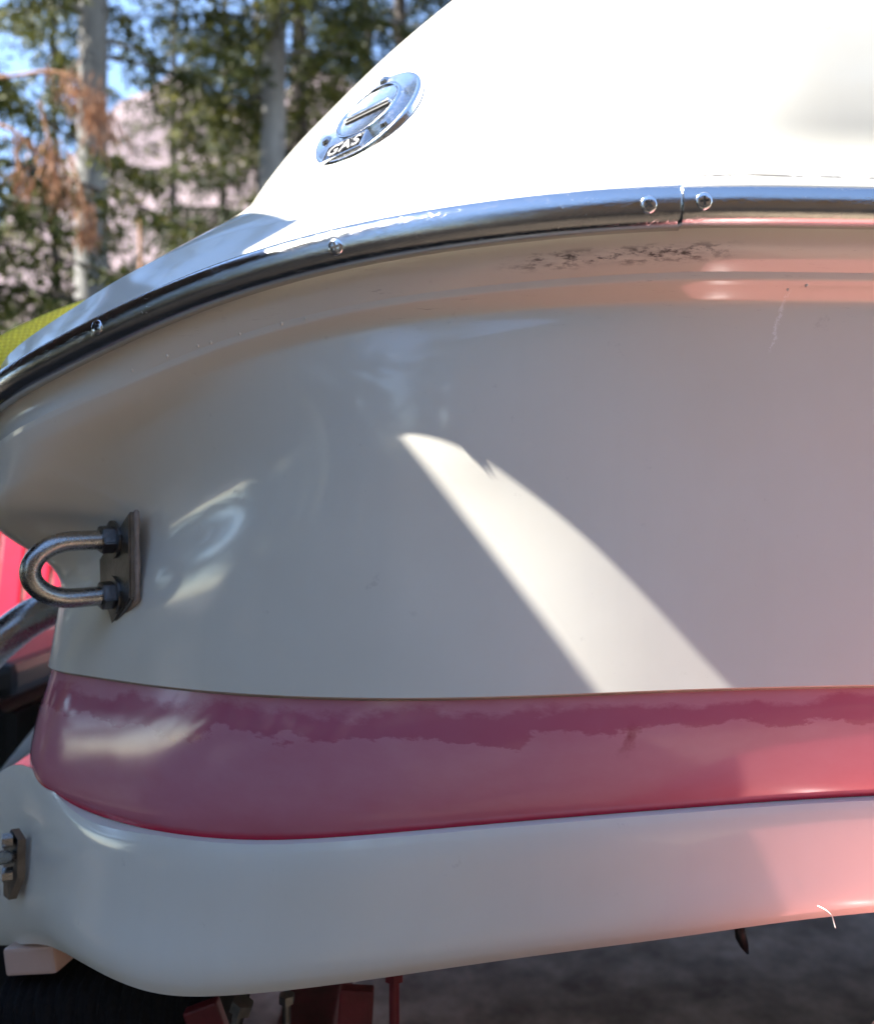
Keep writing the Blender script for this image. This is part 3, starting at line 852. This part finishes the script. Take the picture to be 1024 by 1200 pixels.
def wheel():
    prof = [(.17, -.085), (.20, -.098), (.25, -.10), (.285, -.085), (.295, -.05), (.295, .05), (.285, .085), (.25, .10), (.20, .098), (.17, .085)]
    V = []; F = []; seg = 40
    for k in range(seg):
        a = 2 * math.pi * k / seg
        for r, y in prof: V.append(Wd(.655 + r * math.cos(a), .475 + y, -.70 + r * math.sin(a)))
    c = len(prof)
    for k in range(seg):
        for j in range(c - 1):
            F.append((k * c + j, k * c + j + 1, ((k + 1) % seg) * c + j + 1, ((k + 1) % seg) * c + j))
    o = mesh_obj('wheel', V, F, M['rubber']); reparent(o, trailer)
    bm = bmesh.new(); bmesh.ops.create_cone(bm, cap_ends=True, segments=32, radius1=.172, radius2=.172, depth=.12)
    bmesh.ops.create_cone(bm, cap_ends=True, segments=20, radius1=.05, radius2=.04, depth=.05, matrix=Matrix.Translation((0, 0, .08)))
    bm.transform(Matrix.Translation(Wd(.655, .475, -.70)) @ Matrix.Rotation(math.radians(90), 4, 'X'))
    r = bm_obj('rim', bm, M['galv']); r.parent = o
wheel()

# ------------------------------------------------------------------ unseen sheet overhead on the left, added and shaped to shade the stern
def shade_canopy():
    H = 0.80                               # above the camera
    def back(p):                           # where the sun ray through p crosses the canopy
        k = (CAMZ + H - p[2]) / SUN_TO.z
        return Vector(p) + SUN_TO * k
    a, _ = hit(T_hull, 458, 517); b, _ = hit(T_hull, 676, 800)
    d1, _ = hit(T_deck, 345, 262)
    A = back(a); B = back(b); D = back(d1)
    e = (B - A).normalized()
    P1 = B + e * .36
    side = Vector((-e.y, e.x, 0));
    if side.y > 0: side = -side           # towards the camera
    P2 = P1 + side * 3.2
    P3 = P2 - e * 3.4
    A2 = A - e * .05
    bk = Vector((-.42, 1, 0)).normalized()
    D2 = Vector((D.x, D.y, D.z)); P4 = D2 + bk * 1.0; P5 = P4 + Vector((-2.6, -.2, 0))
    pts = [P1, A2, D2, P4, P5, P3, P2]
    root = empty('shade_canopy', (P5.x, P5.y, 0), 'dark canvas sheet on posts, unseen, added to shade the stern', 'shade_canopy')
    bm = bmesh.new()
    lo = [bm.verts.new(p) for p in pts]; hi = [bm.verts.new(p + Vector((0, 0, .012))) for p in pts]
    bm.faces.new(lo); bm.faces.new(hi[::-1])
    for k in range(len(pts)): bm.faces.new((lo[k], hi[k], hi[(k + 1) % len(pts)], lo[(k + 1) % len(pts)]))
    reparent(bm_obj('roof_cloth', bm, M['shade_canopy']), root)
    for q in (P5, P3):
        V, F = tube([(q.x + .02, q.y, 0), (q.x + .02, q.y, 1.0), (q.x + .02, q.y, q.z - .001)], .025, 12)
        reparent(mesh_obj('post', V, F, M['post']), root)
    V, F = tube([P5 - Vector((0, 0, .02)), (P5 + P4) / 2 - Vector((0, 0, .02)), P4 - Vector((0, 0, .02))], .012, 10)
    reparent(mesh_obj('crossbar', V, F, M['post']), root)
    V, F = tube([P3 - Vector((0, 0, .02)), (P3 + P2) / 2 - Vector((0, 0, .02)), P2 - Vector((0, 0, .02))], .012, 10)
    reparent(mesh_obj('crossbar', V, F, M['post']), root)
shade_canopy()

# ------------------------------------------------------------------ unseen wall and eave behind the photographer, added to block sky and bounce warmth
def added_shed():
    root = empty('added_shed', (2.6, -3.6, 0), 'unseen brown timber wall and eave, added for shade and warm fill', 'added_shed')
    x0, x1 = -0.9, 7.0
    k = 0; x = x0
    while x < x1 - .01:
        w = min(.22, x1 - x)
        box('plank', (x + w / 2, -2.55 + .004 * (k % 2), 1.30), (w - .008, .03, 2.6), M['barn'], root, None, .003)
        x += w; k += 1
    box('backing', ((x0 + x1) / 2, -3.6, 1.28), (x1 - x0 - .04, 2.05, 2.56), M['post'], root)
    sl = math.atan2(.45, 1.9)
    box('roof', ((x0 + x1) / 2, -3.05, 2.72), (x1 - x0 + .5, 2.7, .05), M['post'], root, Matrix.Rotation(-sl, 4, 'X'), .004)
added_shed()

# ------------------------------------------------------------------ red slatted chair and black bin behind the stern
def chair():
    d = 2.1
    base = Vector(P(30, 690, d)); root = empty('slatted_chair', (base.x - .15, d, 0), 'bright red slatted garden chair behind the stern', 'chair')
    x0 = P(-122, 0, d)[0]
    for k in range(7):
        xx = P(12, 0, d)[0] - .195 + k * .0655 * 1.0
        h = .86 + .07 * math.sin(math.pi * (k + .5) / 7)
        o = box('back_slat', (xx, d, .40 + h / 2 - .05), (.052, .02, h - .1), M['redslat'], root, Matrix.Rotation(math.radians(-12), 4, 'X'), .003)
    for k in range(5):
        box('seat_slat', (root.location.x + .05, d - .12 - k * .085, .38), (.50, .075, .02), M['redslat'], root, None, .003)
    for sx in (-.25, .31):
        for sy in (-.48, -.02):
            box('leg', (root.location.x + sx, d + sy, .29), (.04, .07, .58), M['redslat'], root, None, .003)
        box('arm', (root.location.x + sx, d - .25, .585), (.10, .62, .022), M['redslat'], root, None, .004)
chair()
def binn():
    c = P(-10, 800, 1.45)
    root = empty('plastic_bin', (c[0] - .1, 1.45, 0), 'black plastic bin standing low behind the stern', 'bin')
    bm = bmesh.new()
    r = bmesh.ops.create_cone(bm, cap_ends=True, segments=4, radius1=.30, radius2=.36, depth=.74, matrix=Matrix.Translation((c[0] - .1, 1.45, .37)) @ Matrix.Rotation(math.radians(45), 4, 'Z'))
    bmesh.ops.bevel(bm, geom=list(bm.edges), offset=.03, segments=3, affect='EDGES')
    reparent(bm_obj('body', bm, M['blackplastic']), root)
    bm = bmesh.new(); box_bm(bm, c[0] - .1, 1.45, .765, .54, .54, .05, None, .015)
    reparent(bm_obj('lid', bm, M['blackplastic']), root)
binn()

# ------------------------------------------------------------------ trees
def needles(n_br, zlo, zhi, maxlen, rg, droop=0.35, density=1.0, card=(.10, .013)):
    """hanging needle sprays on whorled boughs: arrays of verts, faces, tone; and limb tubes"""
    Vl = []; tone = []; LV = []; LF = []
    for b in range(n_br):
        z = zlo + (zhi - zlo) * (b + rg.random()) / n_br
        f = (z - zlo) / (zhi - zlo)
        L = maxlen * (1 - 0.75 * f) * rg.uniform(.55, 1.1)
        az = rg.uniform(0, 2 * math.pi)
        dirh = np.array([math.cos(az), math.sin(az), 0]); sd = np.array([-dirh[1], dirh[0], 0])
        ns = 8; s = np.linspace(0, 1, ns)
        wob = rg.normal(0, .05, 2)
        path = np.array([0, 0, z]) + dirh * (s[:, None] * L) + np.array([0, 0, 1]) * ((.12 * s - droop * s ** 2 * 1.0 + .10 * s ** 4) * L)[:, None] + sd * (wob[0] * L * s ** 2)[:, None]
        v, fa = tube(path, np.linspace(.022, .004, ns) * (L / 2.2 + .3), 5, False)
        o = len(LV); LV.extend(v); LF.extend([tuple(x + o for x in q) for q in fa])
        nt = int(max(10, 26 * L * density))
        bt = rg.random()
        for t in range(nt):
            u = rg.uniform(.12, 1.0); i = min(int(u * (ns - 1)), ns - 2); q = u * (ns - 1) - i
            p0 = path[i] * (1 - q) + path[i + 1] * q
            side = rg.choice([-1, 1]); tl = L * .30 * (1.1 - u * .75) * rg.uniform(.4, 1.1)
            td = dirh * rg.uniform(.2, .7) + sd * side * rg.uniform(.4, 1.0) + np.array([0, 0, -rg.uniform(.1, .9)])
            td /= np.linalg.norm(td)
            m = int(max(3, tl / .025))
            k = np.arange(m)
            base = p0 + td * (tl * (k + .5) / m)[:, None] + np.array([0, 0, -1]) * (.25 * tl * ((k + .5) / m) ** 2)[:, None]
            nd = td * .5 + rg.normal(0, .55, (m, 3)) + np.array([0, 0, -.25]); nd /= np.linalg.norm(nd, axis=1)[:, None]
            wd = np.cross(nd, rg.normal(0, 1, (m, 3))); wd /= np.linalg.norm(wd, axis=1)[:, None]
            ll = card[0] * rg.uniform(.6, 1.4, (m, 1)); ww = card[1] * rg.uniform(.7, 1.5, (m, 1))
            Vl.append(np.stack([base, base + nd * ll * .5 + wd * ww, base + nd * ll, base + nd * ll * .5 - wd * ww], 1).reshape(-1, 3))
            tn = np.clip(bt * .5 + rg.random() * .35 + rg.normal(0, .12, m) + .12 * u, 0, 1)
            tone.append(tn)
    return np.concatenate(Vl), np.concatenate(tone), LV, LF

def crown_mesh(name, V, tone, mat):
    n = len(tone)
    me = bpy.data.meshes.new(name)
    me.vertices.add(len(V)); me.vertices.foreach_set('co', V.astype(np.float32).ravel())
    me.loops.add(n * 4); me.loops.foreach_set('vertex_index', np.arange(n * 4, dtype=np.int32))
    me.polygons.add(n); me.polygons.foreach_set('loop_start', np.arange(0, n * 4, 4, dtype=np.int32))
    at = me.attributes.new('tone', 'FLOAT', 'FACE'); at.data.foreach_set('value', tone.astype(np.float32))
    me.update(calc_edges=True); me.validate()
    me.materials.append(mat)
    return me

def trunk_mesh(name, h, r, rg, mat, LV=(), LF=(), lean=(0, 0)):
    n = 26; zs = np.linspace(-.2, h, n)
    path = np.stack([.05 * np.sin(zs * .55 + rg.random() * 6) * (zs / h + .2) + lean[0] * zs, .05 * np.cos(zs * .4 + rg.random() * 6) + lean[1] * zs, zs], 1)
    rad = r * (1 - .80 * np.clip(zs / h, 0, 1)) * (1 + .35 * np.exp(-zs * 3)) * (1 + rg.normal(0, .02, n))
    V, F = tube(path, rad, 18)
    o = len(V); V = list(V) + list(LV); F = list(F) + [tuple(x + o for x in q) for q in LF]
    me = bpy.data.meshes.new(name); me.from_pydata([tuple(map(float, v)) for v in V], [], F)
    me.polygons.foreach_set('use_smooth', [True] * len(me.polygons)); me.materials.append(mat)
    return me

variants = []
for sd_, mat_, zlo, zhi, ml, dr, nb, dens in ((11, 'leaf', 1.2, 12, 2.6, .40, 105, 1.0), (23, 'leaf_dark', .8, 13, 2.9, .45, 110, 1.0), (37, 'leaf', 5.2, 14, 2.2, .35, 70, 1.0), (51, 'leaf_dark', .3, 3.4, 1.2, .3, 46, 1.3), (64, 'leaf_dark', 1.0, 13, 2.6, .42, 66, 1.0)):
    rg = np.random.default_rng(sd_)
    V, tn, LV, LF = needles(nb, zlo, zhi, ml, rg, dr, dens)
    cm = crown_mesh('crown', V, tn, M[mat_])
    variants.append((cm, V, LV, LF))
trunks = {}
def tree(name, x, y, var, label, h=13, r=.16, bark='dark_bark', lean=(0, 0), rot=0.0, sc=1.0, group=None):
    root = empty(name, (x, y, 0), label, 'tree' if var != 3 else 'bush', group)
    root.rotation_euler.z = rot; root.scale = (sc, sc, sc)
    cm, V, LV, LF = variants[var]
    key = (var, h, r, bark, lean)
    if key not in trunks:
        trunks[key] = trunk_mesh('trunk', h, r, np.random.default_rng(int(r * 1000) + var), M[bark], LV, LF, lean)
    link(bpy.data.objects.new('trunk', trunks[key]), root)
    link(bpy.data.objects.new('crown', cm), root)
    return root
def tx(px, d): return (px - 512) / 1000 * d
tree('aspen_tree', tx(106, 8.0), 8.0, 2, 'tall tree with pale grey speckled trunk, the leftmost trunk', 14, .185, 'pale_bark', (.012, 0))
tree('aspen_tree', tx(322, 8.6), 8.6, 2, 'tall tree with pale smooth trunk, nearest the fuel filler', 14, .17, 'pale_bark', (0.0, 0), 1.9)
tree('pine_tree', tx(350, 10.2), 10.2, 2, 'dark narrow trunk tucked just behind the right-hand pale trunk', 13, .14, 'dark_bark', (0, 0), .7)
tree('pine_tree', tx(466, 11.0), 11.0, 2, 'dark trunk high against the foliage above the deck edge', 13, .15, 'dark_bark', (0, 0), 2.7)
sn = bpy.data.objects.new('dead_snag', trunk_mesh('dead_snag', 5.4, .085, np.random.default_rng(3), M['orange_bark']))
sn.location = (tx(166, 12.0), 12.0, 0); link(sn)
tag(sn, 'orange-brown bare snag standing between the two pale trunks', 'tree')
left_fir = tree('fir_tree', tx(-105, 5.9), 5.9, 0, 'bushy green fir at the far left with dead orange boughs', 13, .17, 'dark_bark', (0, 0), .4)
tree('fir_tree', tx(262, 13.5), 13.5, 4, 'dark fir spreading its boughs between the pale trunks', 13, .09, 'dark_bark', (0, 0), 2.2, 1.0)
tree('fir_tree', tx(430, 13.0), 13.0, 0, 'yellow-green fir right of the pale trunks above the deck', 13, .09, 'dark_bark', (0, 0), 4.0, 1.05)
tree('fir_tree', tx(60, 14.5), 14.5, 0, 'green fir standing behind the leftmost pale trunk', 13, .09, 'dark_bark', (0, 0), 5.1, 1.1)
tree('fir_tree', tx(540, 15), 15.0, 1, 'dark fir rising behind the top of the white deck', 13, .09, 'dark_bark', (0, 0), .9, 1.1)
tree('fir_bush', tx(222, 10.5), 10.5, 3, 'small dark conifer low between the pale trunks, above the deck edge', 3.4, .06, 'dark_bark', (0, 0), 1.0, 1.35)
tree('fir_tree', tx(300, 11.5), 11.5, 4, 'thin dark fir with open boughs beside the right-hand pale trunk', 13, .09, 'dark_bark', (0, 0), 3.3, .95)
tree('fir_tree', tx(205, 16.5), 16.5, 4, 'open-boughed fir far back between the two pale trunks', 13, .11, 'dark_bark', (0, 0), 5.3, 1.1)
# the wood all round the driveway, beyond the picture's edges
ring = [(-6.0, -2.9, 1), (-5.2, -4.8, 0), (-7.1, 2.3, 1), (-9, 3, 1), (-8.5, -2, 0), (-7, -6.5, 1), (-3.5, -9.5, 0), (1, -11, 1), (5.5, -10, 0), (10, -7, 1), (12, -1, 0), (12.5, 6, 1), (8, 12, 0), (4, 16, 1), (-12, 8, 0), (-5.5, -12, 1), (-11, -4.5, 0)]  # first three firs are added to shade the ground at left
for i, (x, y) in enumerate(((-4.6, -.7), (-4.7, 1.0), (-4.1, -2.3), (-4.9, 2.6), (-3.4, -3.8))):  # unseen bushes, added to block low sky and lit ground at left
    tree('fir_bush', x, y, 3, 'low bushy fir left of the driveway, unseen, added to block low light', 3.4, .06, 'dark_bark', (0, 0), i * 2.1, 1.1, 'added low firs left of the driveway')
for i, (x, y, v) in enumerate(ring):
    tree('fir_tree', x, y, v, 'fir in the wood around the driveway, out of the picture', 13, .17, 'dark_bark', (0, 0), i * 1.37, 1.0, 'firs around the driveway')

# dead orange boughs hanging from the left fir
def dead_boughs():
    rg = np.random.default_rng(5)
    d = 5.2
    strands = [([(-40, 92), (20, 88), (66, 84), (95, 98), (112, 120), (118, 150)], 85, 1.0), ([(-30, 140), (10, 150), (28, 162), (44, 176)], 10, .4), ([(46, 118), (54, 150), (62, 190), (70, 232)], 34, .6), ([(80, 178), (90, 205), (98, 240), (104, 276)], 40, .6), ([(18, 175), (24, 200), (28, 225)], 16, .5)]
    Vl = []; tone = []; LV = []; LF = []
    for pts, cnt, sp in strands:
        path = dense([P(a, b, d) for a, b in pts], 6)
        v, f = tube(path, np.linspace(.012, .004, len(path)), 6, False)
        o = len(LV); LV.extend(v); LF.extend([tuple(x + o for x in q) for q in f])
        for k in range(cnt * 4):
            u = 1 - rg.random() ** 1.3 * .55
            p0 = path[min(int(u * (len(path) - 1)), len(path) - 1)] + rg.normal(0, .042 * sp + .012, 3)
            nd = np.array([rg.normal(0, .28), rg.normal(0, .28), -1.0]); nd /= np.linalg.norm(nd)
            wd = np.cross(nd, rg.normal(0, 1, 3)); wd /= np.linalg.norm(wd)
            l = rg.uniform(.06, .17) * (.6 + .5 * sp); w = rg.uniform(.003, .008)
            Vl.append(np.array([p0, p0 + nd * l * .5 + wd * w, p0 + nd * l, p0 + nd * l * .5 - wd * w])); tone.append(rg.random())
    me = crown_mesh('dead_needles', np.concatenate(Vl), np.array(tone), M['leaf_dead'])
    inv = (Matrix.Translation(left_fir.location) @ Matrix.Rotation(left_fir.rotation_euler.z, 4, 'Z')).inverted()
    bo = mesh_obj('dead_bough', LV, LF, M['orange_bark']); bo.parent = left_fir; bo.matrix_parent_inverse = inv
    bo['label'] = 'dead boughs with drooping orange needles'
    o = bpy.data.objects.new('dead_needles', me); COL.objects.link(o); o.parent = bo
dead_boughs()
